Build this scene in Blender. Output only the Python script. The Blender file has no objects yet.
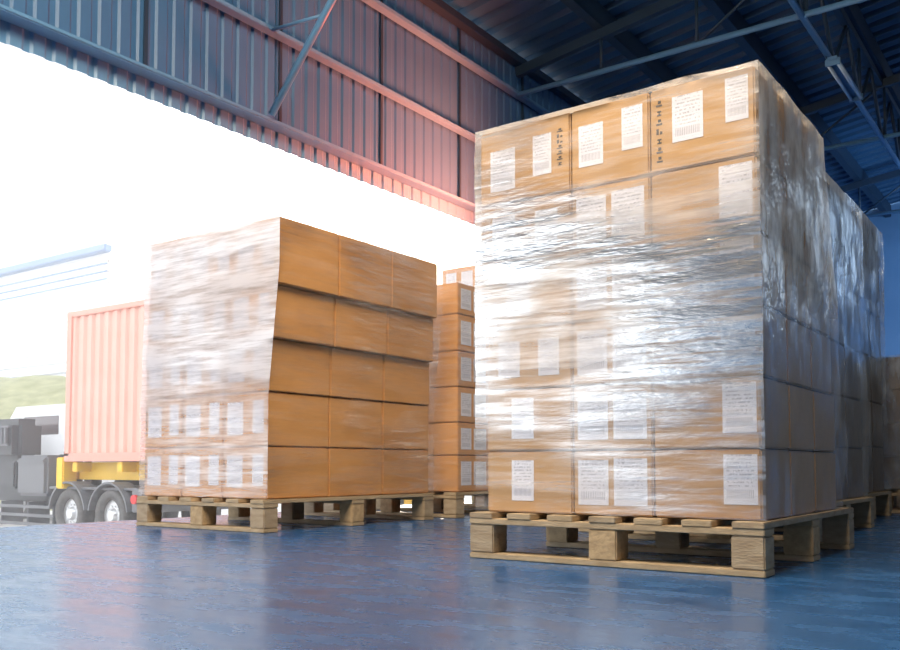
import bpy, bmesh, math, random
from mathutils import Vector, Matrix, noise
random.seed(7)
S = bpy.context.scene
C = S.collection

# ------------------------------------------------------------------ helpers
def link(name, bm, m, parent=None, smooth=False):
    me = bpy.data.meshes.new(name)
    bm.normal_update(); bm.to_mesh(me); bm.free()
    for x in (m if isinstance(m, (list, tuple)) else [m]): me.materials.append(x)
    if smooth:
        for p in me.polygons: p.use_smooth = True
    o = bpy.data.objects.new(name, me); C.objects.link(o)
    if parent: o.parent = parent
    return o
def tag(o, label=None, cat=None, group=None, kind=None):
    for k, v in (('label', label), ('category', cat), ('group', group), ('kind', kind)):
        if v: o[k] = v
    return o
def thing(name, label, cat, loc=(0, 0, 0), rz=0, group=None):
    o = bpy.data.objects.new(name, None); C.objects.link(o)
    o.empty_display_size = .05
    o.location = loc; o.rotation_euler = (0, 0, rz)
    return tag(o, label, cat, group)
def box(bm, a, b, bev=0.0, mi=0):
    x0, y0, z0 = a; x1, y1, z1 = b
    r = bmesh.ops.create_cube(bm, size=1)
    vs = r['verts']
    for v in vs:
        v.co = Vector(((x0+x1)/2+v.co.x*(x1-x0), (y0+y1)/2+v.co.y*(y1-y0), (z0+z1)/2+v.co.z*(z1-z0)))
    fs = set(f for v in vs for f in v.link_faces)
    for f in fs: f.material_index = mi
    if bev:
        es = list(set(e for v in vs for e in v.link_edges))
        bmesh.ops.bevel(bm, geom=es, offset=bev, segments=2, affect='EDGES', clamp_overlap=True, material=-1)
    return bm
def bar(bm, p, q, w, h=None, bev=0.0):
    """rectangular bar from p to q"""
    p = Vector(p); q = Vector(q); h = h or w
    d = q-p; L = d.length; d.normalize()
    up = Vector((0, 0, 1)) if abs(d.z) < .9 else Vector((0, 1, 0))
    s = d.cross(up).normalized(); u = s.cross(d)
    r = bmesh.ops.create_cube(bm, size=1)
    for v in r['verts']:
        v.co = (p+q)/2 + d*v.co.x*L + s*v.co.y*w + u*v.co.z*h
    if bev:
        es = list(set(e for v in r['verts'] for e in v.link_edges))
        bmesh.ops.bevel(bm, geom=es, offset=bev, segments=2, affect='EDGES')
    return bm
def tube(bm, p, q, r, seg=14, r2=None):
    p = Vector(p); q = Vector(q); d = q-p
    m = Matrix.Translation((p+q)/2) @ d.to_track_quat('Z', 'Y').to_matrix().to_4x4()
    bmesh.ops.create_cone(bm, cap_ends=True, segments=seg, radius1=r, radius2=r if r2 is None else r2, depth=d.length, matrix=m)
    return bm
def B(): return bmesh.new()
def quad(bm, pts, mi=0):
    f = bm.faces.new([bm.verts.new(p) for p in pts]); f.material_index = mi
    return f

# ------------------------------------------------------------------ materials
class NT:
    def __init__(s, name):
        s.m = bpy.data.materials.new(name); s.m.use_nodes = True
        s.t = s.m.node_tree; s.t.nodes.clear()
        s.out = s.n('ShaderNodeOutputMaterial')
    def n(s, t, **kw):
        x = s.t.nodes.new(t)
        for k, v in kw.items():
            if k in x.inputs: x.inputs[k].default_value = v
            else: setattr(x, k, v)
        return x
    def l(s, a, b): s.t.links.new(a, b)
    def ramp(s, src, stops):
        r = s.n('ShaderNodeValToRGB'); e = r.color_ramp.elements
        while len(e) < len(stops): e.new(.5)
        for i, (p, c) in enumerate(stops):
            e[i].position = p
            e[i].color = (c, c, c, 1) if isinstance(c, (int, float)) else (*c, 1)
        s.l(src, r.inputs[0]); return r.outputs[0]
    def noise(s, scale=5, detail=4, sc=(1, 1, 1), rot=(0, 0, 0), rough=.5, coord='Object'):
        tc = s.n('ShaderNodeTexCoord'); mp = s.n('ShaderNodeMapping')
        mp.inputs['Scale'].default_value = sc; mp.inputs['Rotation'].default_value = rot
        s.l(tc.outputs[coord], mp.inputs[0])
        nz = s.n('ShaderNodeTexNoise'); nz.inputs['Scale'].default_value = scale
        nz.inputs['Detail'].default_value = detail; nz.inputs['Roughness'].default_value = rough
        s.l(mp.outputs[0], nz.inputs[0]); return nz.outputs[0]
    def bump(s, h, strength=.3, dist=.01):
        b = s.n('ShaderNodeBump'); b.inputs['Strength'].default_value = strength
        b.inputs['Distance'].default_value = dist; s.l(h, b.inputs['Height']); return b.outputs[0]

def pbr(name, col, rough=.6, metal=0., col2=None, nscale=8, sc=(1, 1, 1), bump=0, bscale=None, spec=.5, lo=.3, hi=.7, rvar=0):
    k = NT(name); p = k.n('ShaderNodeBsdfPrincipled')
    p.inputs['Roughness'].default_value = rough; p.inputs['Metallic'].default_value = metal
    p.inputs['Specular IOR Level'].default_value = spec
    if col2:
        nz = k.noise(nscale, 5, sc)
        k.l(k.ramp(nz, [(lo, col), (hi, col2)]), p.inputs['Base Color'])
    else: p.inputs['Base Color'].default_value = (*col, 1)
    if rvar:
        k.l(k.ramp(k.noise(nscale*.7, 5, sc), [(.3, max(.02, rough-rvar)), (.7, rough+rvar)]), p.inputs['Roughness'])
    if bump: k.l(k.bump(k.noise(bscale or nscale*3, 4, sc), bump), p.inputs['Normal'])
    k.l(p.outputs[0], k.out.inputs[0]); return k.m

M = {}
M['wood'] = pbr('pallet_pine', (.48, .37, .24), .75, col2=(.34, .25, .15), nscale=6, sc=(3, 1, 9), bump=.25, bscale=30)
M['wood2'] = pbr('pallet_pine_weathered', (.44, .35, .24), .8, col2=(.30, .22, .14), nscale=7, sc=(2, 2, 6), bump=.25, bscale=30)
M['block'] = pbr('pallet_block_chipboard', (.52, .38, .22), .85, col2=(.36, .25, .14), nscale=40, bump=.3, bscale=80)
def carton(name, c1, c2, gl=.45):
    k = NT(name); p = k.n('ShaderNodeBsdfPrincipled')
    nz = k.noise(5, 5, (1, 1, 2)); fine = k.noise(60, 2, (.3, .3, 6))
    mx = k.n('ShaderNodeMix', data_type='RGBA'); k.l(k.ramp(nz, [(.3, c1), (.7, c2)]), mx.inputs[6])
    k.l(k.ramp(fine, [(.35, c2), (.65, c1)]), mx.inputs[7]); mx.inputs[0].default_value = .35
    k.l(mx.outputs[2], p.inputs['Base Color']); p.inputs['Roughness'].default_value = gl
    p.inputs['Specular IOR Level'].default_value = .35
    k.l(k.bump(fine, .12, .002), p.inputs['Normal']); k.l(p.outputs[0], k.out.inputs[0]); return k.m
M['carton'] = carton('kraft_cardboard', (.53, .325, .155), (.45, .265, .115))
M['carton_orange'] = carton('orange_kraft_cardboard', (.64, .33, .125), (.54, .27, .095), .38)
M['tape'] = pbr('brown_packing_tape', (.36, .2, .09), .2, spec=.6)
M['ink'] = pbr('black_printing_ink', (.05, .04, .035), .6)
M['edge'] = pbr('carton_seam', (.12, .09, .07), .8)
def label_mat():
    k = NT('printed_paper_label'); p = k.n('ShaderNodeBsdfPrincipled')
    tc = k.n('ShaderNodeTexCoord'); sp = k.n('ShaderNodeSeparateXYZ'); k.l(tc.outputs['UV'], sp.inputs[0])
    # lines of print: rows, broken into words by noise; a bar code block lower down
    def math_(op, a, b=None):
        m = k.n('ShaderNodeMath', operation=op)
        for i, v in enumerate((a, b)):
            if v is None: continue
            if isinstance(v, (int, float)): m.inputs[i].default_value = v
            else: k.l(v, m.inputs[i])
        return m.outputs[0]
    U, V = sp.outputs[0], sp.outputs[1]
    row = math_('GREATER_THAN', math_('FRACT', math_('MULTIPLY', V, 13)), .55)
    nz = k.n('ShaderNodeTexNoise'); nz.inputs['Scale'].default_value = 1
    mp = k.n('ShaderNodeMapping'); mp.inputs['Scale'].default_value = (22, 13, 1); k.l(tc.outputs['UV'], mp.inputs[0])
    oi = k.n('ShaderNodeObjectInfo'); add = k.n('ShaderNodeVectorMath', operation='ADD')
    k.l(mp.outputs[0], add.inputs[0]); k.l(oi.outputs['Location'], add.inputs[1]); k.l(add.outputs[0], nz.inputs[0])
    word = math_('GREATER_THAN', nz.outputs[0], .5)
    mar = math_('MULTIPLY', math_('GREATER_THAN', U, .1), math_('LESS_THAN', U, .9))
    text = math_('MULTIPLY', math_('MULTIPLY', row, word), mar)
    bars = math_('GREATER_THAN', math_('FRACT', math_('MULTIPLY', U, 17)), .5)
    zone = math_('MULTIPLY', math_('GREATER_THAN', V, .12), math_('LESS_THAN', V, .3))
    bars = math_('MULTIPLY', math_('MULTIPLY', bars, zone), mar)
    ink = math_('MAXIMUM', math_('MULTIPLY', text, math_('GREATER_THAN', V, .36)), bars)
    ink = math_('MULTIPLY', ink, .55)
    mx = k.n('ShaderNodeMix', data_type='RGBA'); k.l(ink, mx.inputs[0])
    mx.inputs[6].default_value = (.72, .72, .79, 1); mx.inputs[7].default_value = (.16, .16, .2, 1)
    k.l(mx.outputs[2], p.inputs['Base Color']); p.inputs['Roughness'].default_value = .5
    k.l(p.outputs[0], k.out.inputs[0]); return k.m
M['label'] = label_mat()
def film(name, milk_lo, milk_hi, gloss=.25, tilt=.12, rough=.22, z_milk_glare=None, col=(.9, .9, .92), tlo=.42, thi=.72, gcol=(1, 1, 1), crumple=False):
    """clear stretch wrap: see-through sheet, milky where layers wrinkle and in height bands of milk and painted glare, glossy all over"""
    k = NT(name)
    a = k.noise(2.2, 5, (1.1, 1.1, 6), (tilt, tilt, 0), .6)
    b = k.noise(6, 4, (.6, .6, 9), (-tilt*1.8, -tilt*1.5, 0), .6)
    if crumple:
        a = k.noise(3.2, 5, (1.6, 1.6, 1.3), (.6, .3, 0), .6); b = k.noise(5, 4, (2.4, 2.4, .8), (.3, 0, 0), .6)
    patch = k.ramp(k.noise(1.5, 2, (1, 1, 1.7), (.2, .25, 0)), [(.40, .08), (.56, 1.0)])
    ad = k.n('ShaderNodeMath', operation='ADD'); k.l(a, ad.inputs[0]); k.l(b, ad.inputs[1])
    hf = k.n('ShaderNodeMath', operation='MULTIPLY'); k.l(ad.outputs[0], hf.inputs[0]); hf.inputs[1].default_value = .5
    fac = k.ramp(hf.outputs[0], [(tlo, milk_lo), (thi, milk_hi)])
    if z_milk_glare:
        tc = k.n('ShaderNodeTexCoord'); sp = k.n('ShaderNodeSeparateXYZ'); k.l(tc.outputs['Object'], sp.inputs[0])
        # ragged height band: milky film on the left stack, painted glare elsewhere
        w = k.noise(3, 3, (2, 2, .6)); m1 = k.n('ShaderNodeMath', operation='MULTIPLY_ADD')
        k.l(w, m1.inputs[0]); m1.inputs[1].default_value = z_milk_glare[3]; k.l(sp.outputs[2], m1.inputs[2])
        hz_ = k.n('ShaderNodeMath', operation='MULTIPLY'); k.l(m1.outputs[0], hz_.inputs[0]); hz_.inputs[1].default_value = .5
        st_ = [(z_milk_glare[0]/2, 0.0), (z_milk_glare[1]/2, z_milk_glare[2])]
        if len(z_milk_glare) == 6: st_ += [(z_milk_glare[4]/2, z_milk_glare[2]), (z_milk_glare[5]/2, 0.0)]
        milk_glare = k.ramp(hz_.outputs[0], st_)
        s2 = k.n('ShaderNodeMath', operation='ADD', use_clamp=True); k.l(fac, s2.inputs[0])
        ml = k.n('ShaderNodeMath', operation='MULTIPLY'); k.l(milk_glare, ml.inputs[0])
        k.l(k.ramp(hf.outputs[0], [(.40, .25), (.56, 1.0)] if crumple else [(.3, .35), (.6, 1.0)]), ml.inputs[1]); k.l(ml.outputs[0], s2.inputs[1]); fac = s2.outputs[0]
    tr = k.n('ShaderNodeBsdfTransparent'); df = k.n('ShaderNodeBsdfDiffuse'); df.inputs[0].default_value = (*col, 1)
    tl = k.n('ShaderNodeBsdfTranslucent'); tl.inputs[0].default_value = (*col, 1)
    dm = k.n('ShaderNodeMixShader'); dm.inputs[0].default_value = .25; k.l(df.outputs[0], dm.inputs[1]); k.l(tl.outputs[0], dm.inputs[2])
    gl = k.n('ShaderNodeBsdfGlossy'); gl.inputs['Roughness'].default_value = rough; gl.inputs[0].default_value = (*gcol, 1)
    bp = k.bump(a, .7 if crumple else .25, .03); k.l(bp, gl.inputs['Normal'])
    m1 = k.n('ShaderNodeMixShader'); k.l(fac, m1.inputs[0]); k.l(tr.outputs[0], m1.inputs[1]); k.l(dm.outputs[0], m1.inputs[2])
    m2 = k.n('ShaderNodeMixShader'); pm = k.n('ShaderNodeMath', operation='MULTIPLY'); k.l(patch, pm.inputs[1])
    k.l(k.ramp(b, [(.40, gloss*.35), (.64, gloss*1.5)]), pm.inputs[0]); 
    if z_milk_glare and len(z_milk_glare) == 6:      # front glare: extra gloss painted into the mid-height band
        glare_gain = k.n('ShaderNodeMath', operation='MULTIPLY_ADD', use_clamp=True); k.l(milk_glare, glare_gain.inputs[0]); glare_gain.inputs[1].default_value = .75/z_milk_glare[2]; glare_gain.inputs[2].default_value = .28
        pz = k.n('ShaderNodeMath', operation='MULTIPLY'); k.l(pm.outputs[0], pz.inputs[0]); k.l(glare_gain.outputs[0], pz.inputs[1]); pm = pz
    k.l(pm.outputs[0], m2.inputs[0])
    k.l(m1.outputs[0], m2.inputs[1]); k.l(gl.outputs[0], m2.inputs[2])
    k.l(m2.outputs[0], k.out.inputs[0]); return k.m
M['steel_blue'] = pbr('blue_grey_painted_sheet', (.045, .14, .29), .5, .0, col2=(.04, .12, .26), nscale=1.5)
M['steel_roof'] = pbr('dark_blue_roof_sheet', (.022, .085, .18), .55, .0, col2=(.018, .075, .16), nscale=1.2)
M['steel_dark'] = pbr('dark_painted_steel', (.012, .035, .07), .5, .0)
M['steel_light'] = pbr('blue_painted_steel_tube', (.10, .24, .42), .4, .0)
M['wall_blue'] = pbr('far_wall_blue', (.11, .22, .38), .6, col2=(.08, .18, .33), nscale=1)
def floor_mat():
    k = NT('blue_epoxy_floor'); p = k.n('ShaderNodeBsdfPrincipled')
    a = k.noise(.9, 6, (1, 1, 1), rough=.6); b = k.noise(5, 6, (1, 2.2, 1), rough=.65)
    mx = k.n('ShaderNodeMix', data_type='RGBA'); mx.inputs[0].default_value = .4
    k.l(k.ramp(a, [(.3, (.008, .055, .17)), (.7, (.025, .115, .30))]), mx.inputs[6])
    k.l(k.ramp(b, [(.3, (.008, .045, .14)), (.7, (.05, .15, .36))]), mx.inputs[7])
    k.l(mx.outputs[2], p.inputs['Base Color'])
    k.l(k.ramp(b, [(.3, .16), (.7, .34)]), p.inputs['Roughness'])
    p.inputs['Specular IOR Level'].default_value = 1.0; p.inputs['Specular Tint'].default_value = (.62, .82, 1, 1)
    k.l(k.bump(b, .07, .01), p.inputs['Normal'])
    k.l(p.outputs[0], k.out.inputs[0]); return k.m
M['floor'] = floor_mat()
M['yard'] = pbr('yard_concrete', (.62, .60, .58), .9, col2=(.54, .52, .5), nscale=.6)
M['dock'] = pbr('dock_edge_concrete', (.35, .36, .38), .8)

# ------------------------------------------------------------------ building shell
WX = -4.4          # line of the open side
def roofz(x): return 4.22 + .14*(x-WX)
Y0, Y1, XR = -6.0, 16.0, 12.0
b = B(); box(b, (WX-.2, -6.15, 0), (XR, -6.0, 7)); tag(link('wall_front', b, M['steel_blue']), kind='structure')
b = B(); box(b, (WX, -9, -.25), (XR, Y1, 0)); fl = link('floor', b, M['floor']); tag(fl, kind='structure')
b = B(); box(b, (WX-.05, -9, -1.05), (WX-.003, Y1, -.01), .01); tag(link('trim_1', b, M['dock']), kind='structure')

def rib_profile(t, pitch, depth):
    u = (t/pitch) % 1.0
    return 0 if u < .5 else (depth*(u-.5)/.12 if u < .62 else (depth if u < .88 else depth*(1-u)/.12))
def ribbed(bm, t0, t1, pitch, depth, f):
    """sheet of trapezoid ribs; f(t, d) -> the two edge points"""
    ts = []; k = math.floor(t0/pitch)
    while k*pitch < t1:
        for u in (0, .5, .62, .88):
            t = (k+u)*pitch
            if t0 <= t <= t1: ts.append(t)
        k += 1
    prev = None
    for t in ts:
        d = rib_profile(t+1e-6, pitch, depth)
        p, q = f(t, d); cur = (bm.verts.new(p), bm.verts.new(q))
        if prev: bm.faces.new((prev[0], cur[0], cur[1], prev[1]))
        prev = cur
# left wall over the opening: outer drip band and inner cladding, solid wall further on
b = B()
ribbed(b, Y0, 9.0, .125, .011, lambda t, d: ((WX-.06-d, t, 2.58), (WX-.06-d, t, 4.24)))
wl = link('wall_left', b, M['steel_blue']); tag(wl, kind='structure')
sm = wl.modifiers.new('thick', 'SOLIDIFY'); sm.thickness = .004
b = B()
for y in [Y0+.6+i*1.07 for i in range(14)]:
    box(b, (WX-.058, y-.012, 2.6), (WX-.045, y+.012, 4.2))
tag(link('panel_seams', b, M['steel_dark'], wl))
b = B(); box(b, (WX-.2, 9.0, 0), (WX-.04, Y1, 4.24)); tag(link('wall_left_far', b, M['steel_blue']), kind='structure')
b = B(); ribbed(b, Y0, 9.0, .125, .011, lambda t, d: ((WX-.085-d, t, 2.47), (WX-.085-d, t, 2.60)))
db = link('trim_6', b, M['steel_light']); tag(db, kind='structure'); sm = db.modifiers.new('thick', 'SOLIDIFY'); sm.thickness = .004
b = B(); box(b, (WX-.085, Y0, 2.578), (WX+.03, 9, 2.605), .006)
tag(link('trim_2', b, M['steel_light']), kind='structure')
for i, (z, w) in enumerate(((3.21, .03), (3.855, .035))):
    b = B(); box(b, (WX-.045, Y0, z-w/2), (WX+.03, 9, z+w/2), .004)
    tag(link('trim_%d' % (3+i), b, M['steel_light']), kind='structure')
b = B(); box(b, (WX-.05, Y0, 4.15), (WX+.04, Y1, 4.22), .004); tag(link('trim_5', b, M['steel_dark']), kind='structure')
# roof
b = B()
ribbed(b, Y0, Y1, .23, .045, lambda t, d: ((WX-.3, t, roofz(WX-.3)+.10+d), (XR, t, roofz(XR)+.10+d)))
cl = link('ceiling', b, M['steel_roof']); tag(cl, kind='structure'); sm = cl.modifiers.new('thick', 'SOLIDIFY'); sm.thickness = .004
b = B(); box(b, (WX-.2, Y1, 0), (XR, Y1+.15, 7)); tag(link('wall_back', b, M['wall_blue']), kind='structure')
b = B(); box(b, (XR, -9, 0), (XR+.15, Y1, 7)); tag(link('wall_right', b, M['steel_blue']), kind='structure')
# purlins
for k in range(1, 15):
    x = WX + .885*k; z = roofz(x)
    b = B(); box(b, (x-.03, Y0, z-.10), (x+.03, Y1, z+.09), .004); box(b, (x-.06, Y0, z-.105), (x+.03, Y1, z-.09))
    tag(link('roof_purlin', b, M['steel_dark']), 'dark steel purlin running along under the roof sheets', 'purlin', 'roof purlins', 'structure')
# transverse trusses
ZC = 3.845
for yi, y in enumerate((.85, 4.05, 7.25, 10.5, 13.7)):
    t = thing('roof_truss', 'blue steel truss crossing the roof from the open side', 'truss'); t['kind'] = 'structure'; t['group'] = 'roof trusses'
    b = B(); tube(b, (WX, y, ZC), (XR, y, ZC), .024); link('bottom_chord', b, M['steel_light'], t, True)
    b = B(); x = WX
    bar(b, (WX, y, roofz(WX)-.16), (XR, y, roofz(XR)-.16), .06, .09); link('rafter', b, M['steel_dark'], t)
    for k in range(1, 15):
        x = WX+.885*k
        b = B(); tube(b, (x, y, ZC), (x, y, roofz(x)-.12), .014, 10); link('web_post', b, M['steel_dark'], t, True)
        if k % 2 == 0 and k < 13:
            b = B(); tube(b, (x, y, ZC), (x+.885, y, roofz(x+.885)-.16), .014, 10); link('web_diagonal', b, M['steel_dark'], t, True)
    if y > 5: continue
    b = B(); tube(b, (WX+.04, y+.02, 2.62), (WX+1.1, y+.02, ZC-.02), .024); link('knee_brace', b, M['steel_light'], t, True)
    b = B(); tube(b, (WX+.03, y+.03, 3.20), (WX+.51, y+.03, 3.16), .012); link('brace_tie', b, M['steel_light'], t, True)
# longitudinal truss
LX = -1.78
t = thing('longitudinal_truss', 'dark blue zigzag truss running along the hall roof', 'truss'); t['kind'] = 'structure'
b = B(); tube(b, (LX, Y0, 3.84), (LX, Y1, 3.84), .026); link('bottom_chord', b, M['steel_light'], t, True)
b = B(); box(b, (LX-.03, Y0, 4.40), (LX+.03, Y1, 4.47)); link('top_chord', b, M['steel_dark'], t)
y = Y0; k = 0
while y < Y1-.8:
    z0, z1 = (3.84, 4.42) if k % 2 == 0 else (4.42, 3.84)
    b = B(); tube(b, (LX, y, z0), (LX, y+.55, z1), .018, 8); link('web_diagonal', b, M['steel_dark'], t, True)
    if k % 4 == 0:
        b = B(); tube(b, (LX+.0, y, 3.84), (LX, y, 4.42), .016, 8); link('web_post', b, M['steel_dark'], t, True)
    y += .55; k += 1
# light fitting
t = thing('batten_light', 'unlit twin tube batten light under the long roof truss', 'ceiling light', (-1.72, 8.45, 3.66))
b = B(); box(b, (-.04, -.48, .08), (.04, .48, .115), .004); link('housing', b, M['steel_light'], t)
M['tube'] = pbr('frosted_tube', (.55, .68, .8), .2)
for s in (-.04, .04):
    b = B(); tube(b, (s, -.45, .06), (s, .45, .06), .016, 14); link('lamp_tube', b, M['tube'], t, True)
for y in (-.46, .46):
    b = B(); box(b, (-.06, y-.008, .04), (.06, y+.008, .1), .003); link('end_cap', b, M['steel_light'], t)
for y in (-.4, .4):
    b = B(); tube(b, (-.04, y, .112), (-.07, y, .16), .006, 8); link('hanger', b, M['steel_dark'], t)

# ------------------------------------------------------------------ pallets
def pallet(label, x0, x1, y0, y1, ndeck=7, proto=None):
    cx, cy = (x0+x1)/2, (y0+y1)/2; W, D = x1-x0, y1-y0
    t = thing('wooden_pallet', label, 'pallet', (cx, cy, 0), 0, 'wooden pallets')
    bw = .088
    for i in range(ndeck):
        x = -W/2 + i*(W-bw)/(ndeck-1)
        j = random.uniform(-.003, .003)
        b = B(); box(b, (x, -D/2+j, .131), (x+bw, D/2+j, .149), .002)
        link('deck_board', b, M['wood'] if i % 3 else M['wood2'], t)
    for i in range(3):
        y = -D/2 + i*(D-.09)/2
        b = B(); box(b, (-W/2, y, .112), (W/2, y+.09, .1305), .002); link('stringer_board', b, M['wood'], t)
        b = B(); box(b, (-W/2, y, .001), (W/2, y+.09, .019), .002); link('bottom_board', b, M['wood'], t)
        for k in range(3):
            x = -W/2 + k*(W-.092)/2
            b = B(); box(b, (x, y+.001, .0195), (x+.092, y+.089, .1115), .004)
            link('block', b, M['block'] if (i+k) % 2 else M['wood2'], t)
    return t

# ------------------------------------------------------------------ cartons
ROW = {5: ['top layer', 'second layer from top', 'middle layer', 'second layer from bottom', 'bottom layer'],
       6: ['top layer', 'second layer from top', 'third layer from top', 'third layer from bottom', 'second layer from bottom', 'bottom layer'],
       7: ['top layer', 'second layer from top', 'third layer from top', 'middle layer', 'third layer from bottom', 'second layer from bottom', 'bottom layer'],
       4: ['top layer', 'second layer from top', 'second layer from bottom', 'bottom layer']}
def label_part(t, face, u0, u1, z0, z1, off):
    """paper label lying on face '-y' or '+x'; u runs left to right as seen; box half size in off"""
    b = B(); d = .0012
    if face == '-y':
        y = off; pts = [(u0, y-d, z0), (u1, y-d, z0), (u1, y-d, z1), (u0, y-d, z1)]
        back = [(p[0], y-.0002, p[2]) for p in pts]
    else:
        x = off; pts = [(x+d, u0, z0), (x+d, u1, z0), (x+d, u1, z1), (x+d, u0, z1)]
        back = [(x+.0002, p[1], p[2]) for p in pts]
    vf = [b.verts.new(p) for p in pts]; vb = [b.verts.new(p) for p in back]
    f = b.faces.new(vf)
    for i in range(4): b.faces.new((vf[i], vb[i], vb[(i+1) % 4], vf[(i+1) % 4]))
    uv = b.loops.layers.uv.new('UVMap')
    for fc in b.faces:
        for lp in fc.loops:
            i = vf.index(lp.vert) if lp.vert in vf else vb.index(lp.vert)
            lp[uv].uv = [(0, 0), (1, 0), (1, 1), (0, 1)][i]
    return link('shipping_label', b, M['label'], t)
def make_carton(label, group, x0, x1, y0, y1, z0, z1, mat, labels=(), marks=(), rz=0.):
    g = .0022
    t = thing('cardboard_carton', label, 'box', ((x0+x1)/2, (y0+y1)/2, z0), rz, group)
    hx, hy, h = (x1-x0)/2-g, (y1-y0)/2-g, z1-z0-.0025
    b = B(); box(b, (-hx, -hy, .0008), (hx, hy, h), .005); link('carton_body', b, mat, t)
    b = B(); box(b, (-hx+.004, -.025, h-.0004), (hx-.004, .025, h+.0008)); link('sealing_tape', b, M['tape'], t)
    for (face, a, c, e, f) in labels:
        if face == '-y': label_part(t, face, -hx+a*2*hx, -hx+c*2*hx, e*h, f*h, -hy)
        else: label_part(t, face, -hy+a*2*hy, -hy+c*2*hy, e*h, f*h, hx)
    for (face, a, c, e, f) in marks:       # column of small printed handling marks
        b = B(); n = 7
        for i in range(n):
            zz = (e+(f-e)*i/n)*h; w = (c-a)*2*hx; x = -hx+a*2*hx
            kk = random.choice((0, 1, 2))
            hh = (f-e)*h/n*.62
            if kk == 0: box(b, (x, -hy-.0008, zz), (x+w, -hy+.001, zz+hh*.3)); box(b, (x+w*.3, -hy-.0008, zz+hh*.5), (x+w*.8, -hy+.001, zz+hh))
            elif kk == 1: box(b, (x, -hy-.0008, zz), (x+w*.4, -hy+.001, zz+hh)); box(b, (x+w*.6, -hy-.0008, zz), (x+w, -hy+.001, zz+hh*.5))
            else: box(b, (x+w*.15, -hy-.0008, zz), (x+w*.85, -hy+.001, zz+hh*.25)); box(b, (x+w*.15, -hy-.0008, zz+hh*.6), (x+w*.85, -hy+.001, zz+hh*.85)); box(b, (x+w*.4, -hy-.0008, zz+hh*.2), (x+w*.6, -hy+.001, zz+hh*.65))
        link('printed_marks', b, M['ink'], t)
    return t

def stack(name, group, xs, ys, zs, mat, faces=('-y', '+x'), labf=None, colnames=None, sidenames=None, skew=None, ydep=None, markf=None):
    """L-shaped outer shell of visible cartons; xs left..right, ys near..far, zs bottom..top"""
    n = len(zs)-1; rows = ROW[n]
    for r in range(n):
        rr = rows[n-1-r]; sx = skew(r) if skew else (lambda x: x); sy = ydep(r) if ydep else (lambda y: y)
        X = [sx(x) for x in xs]; Y = [sy(y) for y in ys]
        cells = []
        if '-y' in faces: cells += [(c, 0) for c in range(len(xs)-1)]
        if '+x' in faces: cells += [(len(xs)-2, c) for c in range(0 if '-y' not in faces else 1, len(ys)-1)]
        for (cx, cy) in cells:
            nm = colnames[cx] if cy == 0 and '-y' in faces else sidenames[cy]
            make_carton('carton in %s, %s, %s' % (rr, nm, name), group,
                        X[cx], X[cx+1], Y[cy], Y[cy+1], zs[r], zs[r+1], mat,
                        labf(r, n, cx, cy) if labf else (), markf(r, n, cx, cy) if markf else ())

# film shell ------------------------------------------------------------
def wrap(label, x0, x1, y0, y1, z0, z1, m, amp=.006, off=.012, seed=0, skewf=None, ydepf=None, rim=.05, faces4=True):
    b = B(); nz = max(30, int((z1-z0)/.022)); pts = []
    per = []
    def seg(p, q, n):
        for i in range(n): per.append((p[0]+(q[0]-p[0])*i/n, p[1]+(q[1]-p[1])*i/n))
    nx = int((x1-x0)/.03); ny = int((y1-y0)/.03)
    seg((0, 0), (1, 0), nx); seg((1, 0), (1, 1), ny); seg((1, 1), (0, 1), nx); seg((0, 1), (0, 0), ny)
    rows = []
    for j in range(nz+1):
        z = z0+(z1-z0)*j/nz
        zz = z
        ax0, ax1 = (skewf(z, x0), skewf(z, x1)) if skewf else (x0, x1)
        ay0, ay1 = (y0, ydepf(z, y1)) if ydepf else (y0, y1)
        ring = []
        for (u, v) in per:
            x = ax0-off+(ax1-ax0+2*off)*u; y = ay0-off+(ay1-ay0+2*off)*v
            q = Vector((x*1.6+seed, y*1.6, z*7+x*1.2+y*.6))
            w = noise.noise(q)*.6+noise.noise(q*2.3+Vector((5, 3, 1)))*.4
            w = (w*.5+.5)*amp
            ox = (u-.5)*2; oy = (v-.5)*2
            if abs(ox) >= .999: x += w*(1 if ox > 0 else -1)
            if abs(oy) >= .999: y += w*(1 if oy > 0 else -1)
            dz = 0
            if j == 0: dz = abs(noise.noise(Vector((x*9+seed, y*9, 0))))*.012
            if j == nz: dz = noise.noise(Vector((x*7+seed, y*7, 3)))*.006+.002
            ring.append(b.verts.new((x, y, zz+dz)))
        rows.append(ring)
    # fold over the top edge
    ring = []
    for v, (u, w_) in zip(rows[-1], per):
        cx, cy = (x0+x1)/2, (y0+y1)/2
        d = Vector((cx-v.co.x, cy-v.co.y, 0)); d = d/max(abs(d.x), abs(d.y), .01)*rim
        ring.append(b.verts.new((v.co.x+d.x, v.co.y+d.y, z1+.006+noise.noise(v.co*6)*.004)))
    rows.append(ring)
    N = len(per)
    for j in range(len(rows)-1):
        for i in range(N):
            b.faces.new((rows[j][i], rows[j][(i+1) % N], rows[j+1][(i+1) % N], rows[j+1][i]))
    for f in b.faces:       # material: 0 front and back, 1 the faces looking along x
        n = f.normal if f.normal.length else Vector((0, 0, 1))
    b.normal_update()
    for f in b.faces: f.material_index = 0 if f.normal.y < -.25 else 1
    for e_ in b.edges:
        if len(e_.link_faces) == 2 and e_.calc_face_angle(0) > .6: e_.smooth = False
    o = link('stretch_wrap', b, m, None, True)
    return tag(o, label, 'plastic wrap')

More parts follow.
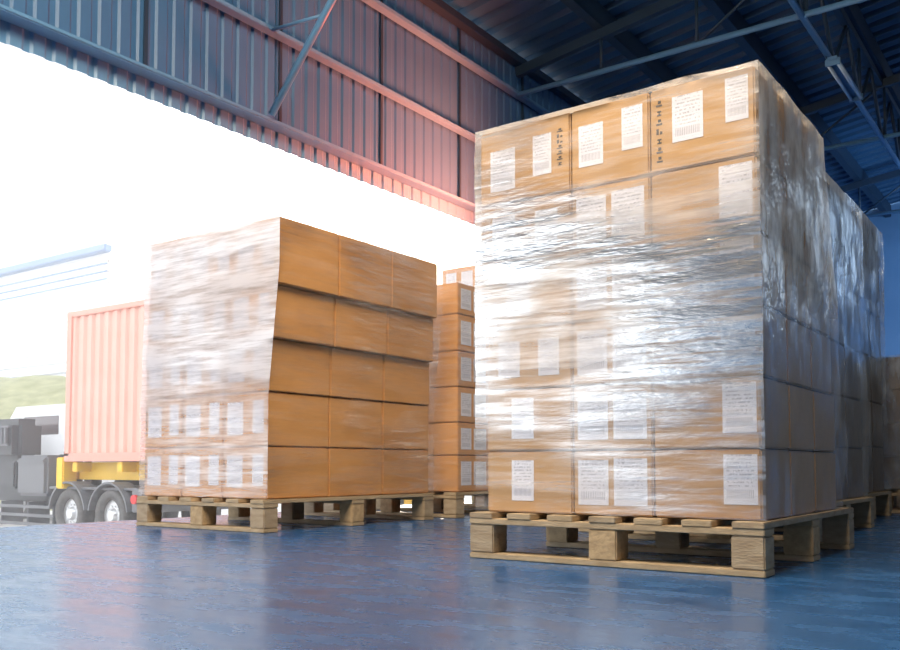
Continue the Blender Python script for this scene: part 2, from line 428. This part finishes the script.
# ---- the big stack on the right, nearest
BX = [-1.672, -1.326, -1.060, -.745]; BY = [2.51, 2.80, 3.09, 3.38]
BZ = [.1505, .350, .551, .752, .958, 1.172, 1.428]
pallet('light wooden pallet under the tall foreground stack at right', -1.688, -.73, 2.47, 3.57)
def big_lab(r, n, cx, cy):
    if cy: return ()
    if r == 5:
        if cx == 2: return (('-y', .22, .52, .32, .86), ('-y', .73, .94, .42, .92))
        if cx == 1: return (('-y', .10, .42, .26, .78), ('-y', .66, .92, .36, .88))
        return (('-y', .12, .40, .18, .72), ('-y', .60, .80, .28, .80))
    if cx == 2: return (('-y', .66, .965, .22, .93),)
    if cx == 1: return (('-y', .06, .45, .16, .86), ('-y', .52, .93, .16, .88))
    return (('-y', .30, .56, .2, .86),) if r in (0, 1, 3) else (('-y', .14, .4, .2, .8), ('-y', .62, .86, .2, .8))
def big_mark(r, n, cx, cy):
    if cy: return ()
    if r == 5 and cx == 2: return (('-y', .06, .12, .12, .9),)
    if r == 5 and cx == 1: return (('-y', .0, .0, 0, 0),)[:0]
    if r == 5 and cx == 0: return (('-y', .86, .92, .35, .85),)
    return ()
bigdep = lambda r: (lambda y: 2.51+(y-2.51)*(1.0 if r < 2 else (.96 if r < 4 else (.88 if r == 4 else .80))))
stack('tall foreground stack', 'cartons of the tall foreground stack', BX, BY, BZ, M['carton'], labf=big_lab, markf=big_mark,
      colnames=['left column', 'middle column', 'right column'], sidenames=[None, 'middle of shaded side', 'rear of shaded side'], ydep=bigdep, skew=lambda r: (lambda x: x+(.026 if x < -1.5 and r < 3 else 0)))
FB = film('wrap_big_front', .0, .36, 1.1, .12, .24, (.58, .92, .52, .35, 1.12, 1.42), tlo=.44, thi=.66)  # milkier, glossier mid-height band paints in the glare
FBs = film('wrap_big_side', .0, .12, .18, .5, .22, (.85, 1.10, .85, .25), col=(.92, .90, .84), crumple=True, tlo=.40, thi=.68)  # paler top: a soft reflection painted into the film
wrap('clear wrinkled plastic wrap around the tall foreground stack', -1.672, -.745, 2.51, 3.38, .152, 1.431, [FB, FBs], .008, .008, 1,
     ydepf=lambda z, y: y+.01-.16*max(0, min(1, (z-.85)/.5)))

# ---- left stack
LXs = [-3.98, -3.68, -3.376, -3.07]; LY = [2.86, 3.27, 3.68, 4.09]
LZ = [.1505, .392, .644, .890, 1.137, 1.450]
pallet('light wooden pallet under the left stack of orange-brown cartons', -3.98, -3.045, 2.82, 4.10, 6)
def left_lab(r, n, cx, cy):
    if cy: return ()
    return (('-y', .10, .46, .22, .84), ('-y', .68, .92, .25, .86))
lsk = [0, 0, .006, .032, .060]
stack('left foreground stack', 'cartons of the left foreground stack', LXs, LY, LZ, M['carton_orange'], labf=left_lab,
      markf=lambda r, n, cx, cy: (('-y', .02, .06, .3, .8),) if cy == 0 and r < 3 else (),
      colnames=['left column', 'middle column', 'near corner column'], sidenames=[None, 'middle of orange side', 'far end of orange side'],
      skew=lambda r: (lambda x: x+lsk[r]*(1 if x > -3.5 else .4)))
FL = film('wrap_left_front', .12, .50, .16, .10, .3, (.62, 1.0, .7, .3), col=(.74, .72, .76), tlo=.38, thi=.66)
FLs = film('wrap_left_side', .0, .16, .26, .12, .2, tlo=.45, thi=.75, gcol=(1, .9, .8))
def lskf(z, x):
    k = max(0, min(1, (z-.62)/.6)); k = k*.064
    return x+k*(1 if x > -3.5 else .3)
wrap('milky plastic wrap around the left foreground stack', -3.98, -3.065, 2.86, 4.09, .152, 1.453, [FL, FLs], .010, .010, 9, skewf=lskf)

# ---- third stack, between and behind
TX = [-4.05, -3.71, -3.37, -3.035]; TY = [4.32, 4.66, 5.0, 5.34]
TZ = [.1505, .366, .56, .771, .983, 1.202, 1.39]
pallet('wooden pallet of the stack seen between the two foreground stacks', -4.07, -3.02, 4.28, 5.40, 6)
stack('stack between the foreground stacks', 'cartons of the stack between the foreground stacks', TX, TY, TZ, M['carton_orange'],
      labf=lambda r, n, cx, cy: (('+x', .10, .42, .18, .84), ('+x', .50, .9, .18, .84)) if cx == 2 else (),
      colnames=['left column', 'middle column', 'near corner column'], sidenames=[None, 'middle of labelled side', 'far end of labelled side'])
FT = film('wrap_third', .02, .22, .12, .1, .25)
wrap('thin plastic wrap around the stack between the foreground stacks', -4.05, -3.035, 4.32, 5.34, .152, 1.392, [FT, FT], .006, .009, 20)
# ---- fourth stack, taller, behind the third
pallet('wooden pallet of the rearmost stack by the open side', -4.12, -3.08, 5.6, 6.6, 6)
FZ = [.1505+.2395*i for i in range(8)]
stack('rearmost stack by the open side', 'cartons of the rearmost stack by the open side', [-4.1, -3.77, -3.44, -3.1], [5.62, 6.1, 6.58], FZ, M['carton_orange'],
      faces=('-y',), labf=lambda r, n, cx, cy: (('-y', .12, .42, .15, .85), ('-y', .56, .88, .15, .85)),
      colnames=['left column', 'middle column', 'right column'])
wrap('hazy plastic wrap around the rearmost stack by the open side', -4.1, -3.1, 5.62, 6.58, .152, 1.83, [FT, FT], .006, .009, 30)

# ---- stacks receding behind the big one
FS = film('wrap_dark_row', .0, .25, .30, .5, .25, (1.1, 1.5, .6, .3), col=(.62, .66, .70), tlo=.38, thi=.66, gcol=(.8, .9, 1), crumple=True)  # paler towards the top, highlights put into the film colour
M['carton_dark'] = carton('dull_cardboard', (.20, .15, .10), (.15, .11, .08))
pallet('pallet of the wrapped stack directly behind the tall foreground stack', -1.95, -.90, 3.74, 4.86, 6)
SZ = [.1505+.2375*i for i in range(7)]
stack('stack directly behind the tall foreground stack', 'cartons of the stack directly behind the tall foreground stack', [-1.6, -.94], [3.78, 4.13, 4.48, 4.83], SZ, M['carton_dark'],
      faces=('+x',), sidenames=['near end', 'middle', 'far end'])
wrap('grey plastic wrap around the stack directly behind the tall foreground stack', -1.93, -.94, 3.78, 4.83, .152, 1.58, [FS, FS], .014, .012, 40)
pallet('pallet of the second wrapped stack behind the tall foreground stack', -2.1, -1.03, 5.04, 6.1, 6)
SZ2 = [.1505+.265*i for i in range(7)]
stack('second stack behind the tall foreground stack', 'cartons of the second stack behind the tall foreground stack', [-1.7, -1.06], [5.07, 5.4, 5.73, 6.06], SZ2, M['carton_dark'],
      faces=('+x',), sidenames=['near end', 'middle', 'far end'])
wrap('bluish plastic wrap around the second stack behind the tall foreground stack', -2.08, -1.06, 5.07, 6.06, .152, 1.745, [FS, FS], .016, .012, 50)
FR = film('wrap_far_right', .10, .60, .3, .6, .2, col=(.6, .7, .85), tlo=.40, thi=.6, gcol=(.75, .87, 1), crumple=True)
pallet('pallet of the low wrapped stack at the right edge', -1.24, -.16, 6.38, 7.5, 6)
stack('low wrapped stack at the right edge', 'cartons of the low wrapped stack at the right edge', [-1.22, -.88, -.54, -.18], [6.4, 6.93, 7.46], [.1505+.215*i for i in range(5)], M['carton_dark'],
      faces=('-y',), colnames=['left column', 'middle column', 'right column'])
wrap('bluish crumpled plastic wrap around the low stack at the right edge', -1.22, -.18, 6.4, 7.46, .152, 1.013, [FR, FR], .03, .012, 60)

# ------------------------------------------------------------------ outside
GZ = -1.05
b = B(); box(b, (-90, -40, GZ-.2), (WX-.05, 120, GZ)); tag(link('yard_ground', b, M['yard']), kind='structure')
M['cont'] = pbr('pink_red_container_paint', (.80, .42, .33), .5, col2=(.76, .46, .37), nscale=2)
M['cont_frame'] = pbr('container_frame_paint', (.74, .36, .28), .5)
M['yellow'] = pbr('yellow_chassis_paint', (.85, .52, .02), .4)
M['rub'] = pbr('tyre_rubber', (.09, .085, .08), .8, col2=(.14, .13, .125), nscale=20)
M['chrome'] = pbr('bare_wheel_metal', (.75, .75, .76), .3, .7)
M['truckgrey'] = pbr('grey_truck_paint', (.16, .16, .17), .5)
M['truckdark'] = pbr('dark_truck_steel', (.06, .06, .065), .5)
M['white'] = pbr('white_paint', (.85, .85, .86), .4)
M['glass'] = pbr('dark_window_glass', (.10, .07, .07), .1, spec=.8)
M['red'] = pbr('red_lens', (.7, .02, .02), .3)

t = thing('shipping_container', 'pale red corrugated shipping container on a yellow trailer in the yard', 'container', (-15.8, 9.6, .39))
CL, CW, CH = 6.06, 2.44, 2.82
b = B()
def side(bm, yy, sgn):
    n = int((CL-.3)/.26); xs_ = []
    x = .15
    while x < CL-.2:
        for dx, d in ((0, 0), (.09, 0), (.13, .045), (.22, .045)): xs_.append((x+dx, d))
        x += .26
    xs_ = [(a, d) for a, d in xs_ if a < CL-.15]+[(CL-.15, 0)]
    pv = None
    for a, d in xs_:
        cur = (bm.verts.new((a, yy+sgn*d, .16)), bm.verts.new((a, yy+sgn*d, CH-.1)))
        if pv: bm.faces.new((pv[0], cur[0], cur[1], pv[1]))
        pv = cur
side(b, .03, 1); side(b, CW-.03, -1)
box(b, (.06, .08, .16), (.08, CW-.08, CH-.1)); box(b, (CL-.08, .08, .16), (CL-.06, CW-.08, CH-.1)); box(b, (.08, .08, CH-.06), (CL-.08, CW-.08, CH-.04))
link('corrugated_panel', b, M['cont'], t)
b = B()
for y in (0, CW-.12):
    box(b, (0, y, 0), (CL, y+.12, .16), .01); box(b, (0, y, CH-.1), (CL, y+.12, CH), .01)
for x in (0, CL-.16):
    for y in (0, CW-.16): box(b, (x, y, 0), (x+.16, y+.16, CH), .01)
    box(b, (x, 0, 0), (x+.16, CW, .16), .01); box(b, (x, 0, CH-.1), (x+.16, CW, CH), .01)
link('frame', b, M['cont_frame'], t)
for x in (-.005, CL-.175):
    for y in (-.005, CW-.175):
        for z in (-.001, CH-.115):
            b = B(); box(b, (x, y, z), (x+.18, y+.18, z+.12), .012); link('corner_casting', b, M['cont_frame'], t)

t = thing('trailer_chassis', 'yellow container trailer chassis under the pale red container', 'trailer', (-15.8, 9.6, GZ))
b = B(); box(b, (-.05, .35, 1.10), (6.4, .55, 1.43), .01); box(b, (-.05, 1.85, 1.10), (6.4, 2.05, 1.43), .01)
for x in (.2, 1.6, 3.2, 4.8, 6.1): box(b, (x, .05, 1.25), (x+.15, 2.4, 1.43), .01)
link('frame', b, M['yellow'], t)
b = B(); box(b, (-.26, .0, .93), (-.03, .30, 1.52), .02); box(b, (-.26, .3, 1.1), (-.06, 2.2, 1.4), .02); link('front_bolster', b, M['yellow'], t)

def wheel(t, x, y, z, r=.47, name='wheel'):
    bm = B(); prof = [(r*.62, -.13), (r*.9, -.15), (r*.98, -.12), (r, -.06), (r, .06), (r*.98, .12), (r*.9, .15), (r*.62, .13)]
    n = 36; rows = []
    for rr, yy in prof:
        rows.append([bm.verts.new((x+rr*math.cos(2*math.pi*i/n), y+yy, z+rr*math.sin(2*math.pi*i/n))) for i in range(n)])
    for j in range(len(rows)):
        for i in range(n): bm.faces.new((rows[j][i], rows[j][(i+1) % n], rows[(j+1) % len(rows)][(i+1) % n], rows[(j+1) % len(rows)][i]))
    w = link('tyre', bm, M['rub'], t, True)
    bm = B(); tube(bm, (x, y-.05, z), (x, y+.05, z), r*.61, 36, r*.61); tube(bm, (x, y-.12, z), (x, y-.05, z), r*.2, 20, r*.28)
    for i in range(10):
        a = 2*math.pi*i/10; tube(bm, (x+r*.36*math.cos(a), y-.075, z+r*.36*math.sin(a)), (x+r*.36*math.cos(a), y-.05, z+r*.36*math.sin(a)), .022, 8)
    for i in range(n):
        pass
    link('hub', bm, M['chrome'], w, False)
def fender(t, x, y, z, r=.57):
    bm = B(); n = 18; w = .19; pv = None
    for i in range(n+1):
        a = math.radians(8+164*i/n); c, s = math.cos(a), math.sin(a)
        cur = [bm.verts.new((x+q*c, y+yy, z+q*s)) for q, yy in ((r, -w), (r, w), (r+.035, w), (r+.035, -w))]
        if pv:
            for k in range(4): bm.faces.new((pv[k], cur[k], cur[(k+1) % 4], pv[(k+1) % 4]))
        pv = cur
    link('mudguard', bm, M['truckgrey'], t)
t = thing('truck_tractor', 'grey truck tractor unit with tandem rear wheels, parked in the yard', 'truck', (0, 0, 0))
wy = 9.8
for x in (-15.72, -14.42):
    wheel(t, x, wy, -.585); fender(t, x, wy, -.585)
for x in (-15.72, -14.42): wheel(t, x, wy+1.9, -.585)
wheel(t, -22.3, wy, -.585)
b = B()
box(b, (-22.6, wy+.35, -.42), (-13.6, wy+.5, -.14), .01); box(b, (-22.6, wy+1.3, -.42), (-13.6, wy+1.45, -.14), .01)
for x in (-13.75, -15.1, -16.6, -18): box(b, (x, wy+.45, -.38), (x+.12, wy+1.4, -.18))
link('chassis_rail', b, M['truckdark'], t)
b = B(); box(b, (-13.62, wy-.25, -.5), (-13.3, wy+2.1, -.1), .02); box(b, (-16.45, wy-.1, -.13), (-13.65, wy+1.9, -.08), .01); link('rear_deck', b, M['truckgrey'], t)
b = B(); tube(b, (-13.5, wy-.30, -.27), (-13.5, wy-.25, -.27), .08, 18); link('tail_light', b, M['red'], t)
b = B(); tube(b, (-15.0, wy+.9, -.05), (-15.0, wy+.9, .09), .5, 28, .42); link('fifth_wheel', b, M['truckdark'], t)
b = B(); box(b, (-17.55, wy-.15, -.28), (-16.5, wy+.5, .52), .06); box(b, (-17.5, wy-.18, .38), (-16.55, wy-.14, .42)); link('tool_box', b, M['truckgrey'], t)
b = B()
for i in range(3): box(b, (-18.4, wy-.12+.0, -.86+i*.17), (-16.25, wy-.06, -.80+i*.17), .01)
for x in (-18.3, -17.3, -16.4): box(b, (x, wy-.06, -.88), (x+.06, wy+.4, -.4), .01)
link('side_guard', b, M['truckgrey'], t)
b = B(); tube(b, (-16.3, wy+.35, -.1), (-16.3, wy+.35, .5), .14, 16); tube(b, (-16.2, wy+.75, -.08), (-16.2, wy+.75, .35), .10, 14)
box(b, (-16.5, wy+.2, .45), (-16.1, wy+.7, .62), .03); link('air_tanks', b, M['truckdark'], t)
b = B()
for i in range(8): tube(b, (-17.2+i*.18, wy+.8+.05*math.sin(i), .55+.06*math.cos(i*1.3)), (-17.02+i*.18, wy+.8+.05*math.sin(i+1), .55+.06*math.cos((i+1)*1.3)), .03, 8)
link('air_hoses', b, M['truckdark'], t, True)
b = B(); box(b, (-23.6, wy-.2, -.5), (-20.9, wy+2.2, .62), .12); box(b, (-23.6, wy-.1, .62), (-21.0, wy+2.1, 1.42), .22); link('cab', b, M['truckdark'], t)
b = B(); box(b, (-18.75, wy-.08, .40), (-17.75, wy+.55, 1.28), .14); box(b, (-18.6, wy, -.15), (-17.9, wy+.5, .42), .04)
tube(b, (-17.6, wy+.9, -.1), (-17.6, wy+.9, .55), .09, 14); tube(b, (-17.2, wy+1.2, -.1), (-17.2, wy+1.2, .5), .07, 12); link('exhaust_housing', b, M['truckdark'], t)
b = B()
for i in range(4): box(b, (-18.45+i*.13, wy-.16, .75), (-18.39+i*.13, wy-.10, 1.1), .01)
box(b, (-18.5, wy-.14, .72), (-17.95, wy-.08, .76)); box(b, (-18.5, wy-.14, 1.09), (-17.95, wy-.08, 1.13)); link('air_intake_grille', b, M['truckgrey'], t)

t = thing('white_van', 'white van standing behind the grey truck tractor', 'van', (-20.4, 12.6, GZ))
b = B(); prof = [(-3.2, .35), (2.6, .35), (2.6, 2.55), (2.4, 2.9), (-2.6, 2.9), (-3.0, 2.5), (-3.2, 1.4)]
for yy in (0, 1.9): pass
va = [b.verts.new((x, 0, z)) for x, z in prof]; vb = [b.verts.new((x, 1.9, z)) for x, z in prof]
b.faces.new(va); b.faces.new(vb[::-1])
for i in range(len(prof)): b.faces.new((va[i], vb[i], vb[(i+1) % len(prof)], va[(i+1) % len(prof)]))
bmesh.ops.recalc_face_normals(b, faces=b.faces); link('van_body', b, M['white'], t)
for x0_, x1_ in ((-.25, 1.35), (-2.2, -.6)):
    b = B(); box(b, (x0_, -.012, 2.15), (x1_, .02, 2.62), .01); link('window', b, M['glass'], t)
for x in (-2.2, 1.7):
    wheel(t, x, .1, .36, .36)
M['black'] = pbr('black_paint', (.03, .03, .03), .5)
def guard(label, x0, x1, y, red=False):
    t = thing('guard_rail', label, 'barrier', (x0, y, GZ))
    b = B(); box(b, (0, 0, .62), (x1-x0, .08, .80), .01); link('rail', b, M['yellow'], t)
    for x in (.05, (x1-x0)-.15):
        b = B(); box(b, (x, .01, 0), (x+.10, .07, .615), .008); link('post', b, M['red'] if red else M['black'], t)
    for i in range(int((x1-x0)/.5)):
        b = B(); box(b, (.25+i*.5, -.004, .64), (.36+i*.5, .0, .78)); link('black_stripe', b, M['black'], t)
guard('yellow and black guard rail in the yard, seen under the stack between', -10.3, -9.2, 12.5)
guard('yellow guard rail in the yard, seen under the left foreground stack', -13.8, -12.8, 12.5)
guard('yellow guard rail on red posts beside the container trailer', -18.0, -16.8, 12.2, True)
# warehouse across the yard
M['wh'] = pbr('white_cladding', (.86, .87, .89), .6)
M['wh_blue'] = pbr('pale_blue_gutter', (.20, .30, .48), .5)
t = thing('warehouse_building', 'white clad warehouse with a pale blue eave across the yard', 'building', (-30.15, 20, GZ))
b = B(); H_ = 9.55; k = 0; z = 0.0
pv = None
while z < H_:
    for dz, d in ((0, 0), (.2, 0), (.26, .08), (.34, .08)):
        cur = (b.verts.new((-40, -d, z+dz)), b.verts.new((0, -d, z+dz)))
        if pv: b.faces.new((pv[0], pv[1], cur[1], cur[0]))
        pv = cur
    z += .4
link('cladding', b, M['wh'], t)
b = B(); gp = [(0, 0), (0, H_+.1), (12, H_+2.6), (24, H_+.1), (24, 0)]
va = [b.verts.new((0, y, z)) for y, z in gp]; vb = [b.verts.new((-40, y, z)) for y, z in gp]
b.faces.new(va)
link('gable_wall', b, M['wh'], t)
b = B(); va = [b.verts.new(p) for p in ((.3, -.3, H_+.15), (.3, 12, H_+2.75), (-40, 12, H_+2.75), (-40, -.3, H_+.15))]; b.faces.new(va)
va = [b.verts.new(p) for p in ((.3, 24.3, H_+.15), (.3, 12, H_+2.75), (-40, 12, H_+2.75), (-40, 24.3, H_+.15))]; b.faces.new(va[::-1])
ro = link('roof', b, M['wh'], t); sm = ro.modifiers.new('t', 'SOLIDIFY'); sm.thickness = .1
b = B(); box(b, (-40, -.42, H_-.15), (.3, -.1, H_+.13), .04); link('gutter', b, M['wh_blue'], t)
for i in range(3):
    b = B(); box(b, (-40, -.14, H_-.55-.3*i), (0, -.09, H_-.50-.3*i)); link('louvre_line', b, M['wh_blue'], t)
# grassy bank in front of the warehouse
M['grass'] = pbr('dry_grass', (.20, .20, .07), .95, col2=(.36, .35, .18), nscale=2.5, sc=(.5, .5, 2), bump=.5, bscale=10)
b = B(); nx, ny = 60, 12; g = []
for i in range(nx+1):
    r_ = []
    for j in range(ny+1):
        x = -62+38*i/nx; v = j/ny
        y = 15.4+4.0*v; top = 4.9*(1-max(0, (x+34)/10)**2*.5) if x > -34 else 4.9+.05*(-34-x)*.3
        zz = GZ+top*math.sin(v*math.pi/2)**.8+.25*noise.noise(Vector((x*.4, y*.7, 0)))
        r_.append(b.verts.new((x, y, max(GZ, zz) if j else GZ-.02)))
    g.append(r_)
for i in range(nx):
    for j in range(ny): b.faces.new((g[i][j], g[i+1][j], g[i+1][j+1], g[i][j+1]))
tag(link('grass_bank', b, M['grass'], None, True), 'dry yellow-green grass bank behind the truck', 'grass', None, 'stuff')

# ------------------------------------------------------------------ world, lights
w = bpy.data.worlds.new('sky'); S.world = w; w.use_nodes = True; nt = w.node_tree; nt.nodes.clear()
out = nt.nodes.new('ShaderNodeOutputWorld'); bg = nt.nodes.new('ShaderNodeBackground')
tc = nt.nodes.new('ShaderNodeTexCoord')
SUN = Vector((-.568, .784, .251)).normalized()
dp = nt.nodes.new('ShaderNodeVectorMath'); dp.operation = 'DOT_PRODUCT'; dp.inputs[1].default_value = SUN
nm = nt.nodes.new('ShaderNodeVectorMath'); nm.operation = 'NORMALIZE'
nt.links.new(tc.outputs['Generated'], nm.inputs[0]); nt.links.new(nm.outputs[0], dp.inputs[0])
rp = nt.nodes.new('ShaderNodeValToRGB'); e = rp.color_ramp.elements
e[0].position = .0; e[0].color = (1.08, 1.14, 1.2, 1)
e[1].position = 1; e[1].color = (1.0, .90, .80, 1)
for p_, c_ in ((.55, (.84, .90, .97)), (.74, (.38, .42, .47)), (.88, (.39, .425, .47)), (.95, (.72, .74, .76)), (.985, (1, .98, .95))):
    x = e.new(p_); x.color = (*c_, 1)
nt.links.new(dp.outputs['Value'], rp.inputs[0])
st = nt.nodes.new('ShaderNodeMapRange'); st.inputs[1].default_value = .93; st.inputs[2].default_value = 1; st.inputs[3].default_value = 1.0; st.inputs[4].default_value = 3.0
st.interpolation_type = 'SMOOTHSTEP'
nt.links.new(dp.outputs['Value'], st.inputs[0])
ml = nt.nodes.new('ShaderNodeMath'); ml.operation = 'MULTIPLY'; ml.inputs[1].default_value = 1.5
nt.links.new(st.outputs[0], ml.inputs[0]); nt.links.new(ml.outputs[0], bg.inputs[1])
nt.links.new(rp.outputs[0], bg.inputs[0]); nt.links.new(bg.outputs[0], out.inputs[0])

def light(name, kind, loc, target, energy, col, **kw):
    l = bpy.data.lights.new(name, kind); l.energy = energy; l.color = col
    for k, v in kw.items(): setattr(l, k, v)
    o = bpy.data.objects.new(name, l); C.objects.link(o); o.location = loc
    o.rotation_euler = (Vector(target)-Vector(loc)).to_track_quat('-Z', 'Y').to_euler(); return o
light('sun', 'SUN', tuple(SUN*20), (0, 0, 0), 2.6, (1, .84, .66), angle=.03)
light('warm_fill', 'AREA', (-1.35, .9, 4.05), (-2.4, 3.0, .5), 260, (1, .84, .64), shape='RECTANGLE', size=2.6, size_y=1.8)  # added unseen area fill, brightens the carton fronts and the orange side
light('side_fill', 'AREA', (9, 3, 3.2), (-4.4, 4, 3.0), 34, (.68, .84, 1), shape='RECTANGLE', size=9, size_y=3)  # added unseen fill for roof and header, the right wall is closed
light('far_wall_fill', 'AREA', (.8, 12.0, 2.6), (-.6, 16, 2.0), 200, (.45, .70, 1), shape='RECTANGLE', size=3, size_y=2)  # added unseen blue fill aimed at the far wall
light('wrap_highlight_fill', 'AREA', (3.4, 15.6, 4.1), (-1.0, 4, 1.2), 60, (.72, .86, 1), shape='RECTANGLE', size=4.0, size_y=1.6)  # added unseen panel that gives the side wraps their highlights
light('flare_glow_spot', 'SPOT', (-3.35, 6.35, 2.15), (-4.4, 5.7, 2.75), 800, (1, .17, .07), shadow_soft_size=.3, spot_size=2.1, spot_blend=1)  # added spot standing in for the pink lens flare on the header
# sunlit haze over the yard
hz = NT('yard_haze'); vs = hz.n('ShaderNodeVolumePrincipled') if False else hz.n('ShaderNodeVolumeScatter')
vs.inputs['Color'].default_value = (.97, .98, 1, 1); vs.inputs['Density'].default_value = .009; vs.inputs['Anisotropy'].default_value = .3
hz.l(vs.outputs[0], hz.out.inputs['Volume'])
b = B(); box(b, (-48, -14, GZ+.002), (WX-.35, 48, 12)); tag(link('yard_haze', b, hz.m), 'bright white haze over the yard', 'haze', None, 'stuff')

# ------------------------------------------------------------------ camera
cam = bpy.data.cameras.new('camera'); co = bpy.data.objects.new('camera', cam); C.objects.link(co)
co.location = (0, 0, .3); co.rotation_euler = (math.pi/2+.0518, 0, .621)
cam.sensor_width = 36; cam.lens = 902.7/900*36; cam.shift_y = 94.6/900; cam.clip_start = .02; cam.clip_end = 500
S.camera = co
S.view_settings.view_transform = 'Standard'; S.view_settings.look = 'None'; S.view_settings.gamma = 1
S.view_settings.exposure = .55; S.view_settings.use_curve_mapping = False
S.cycles.volume_bounces = 3; S.cycles.max_bounces = 10; S.cycles.transparent_max_bounces = 16; S.cycles.use_denoising = True
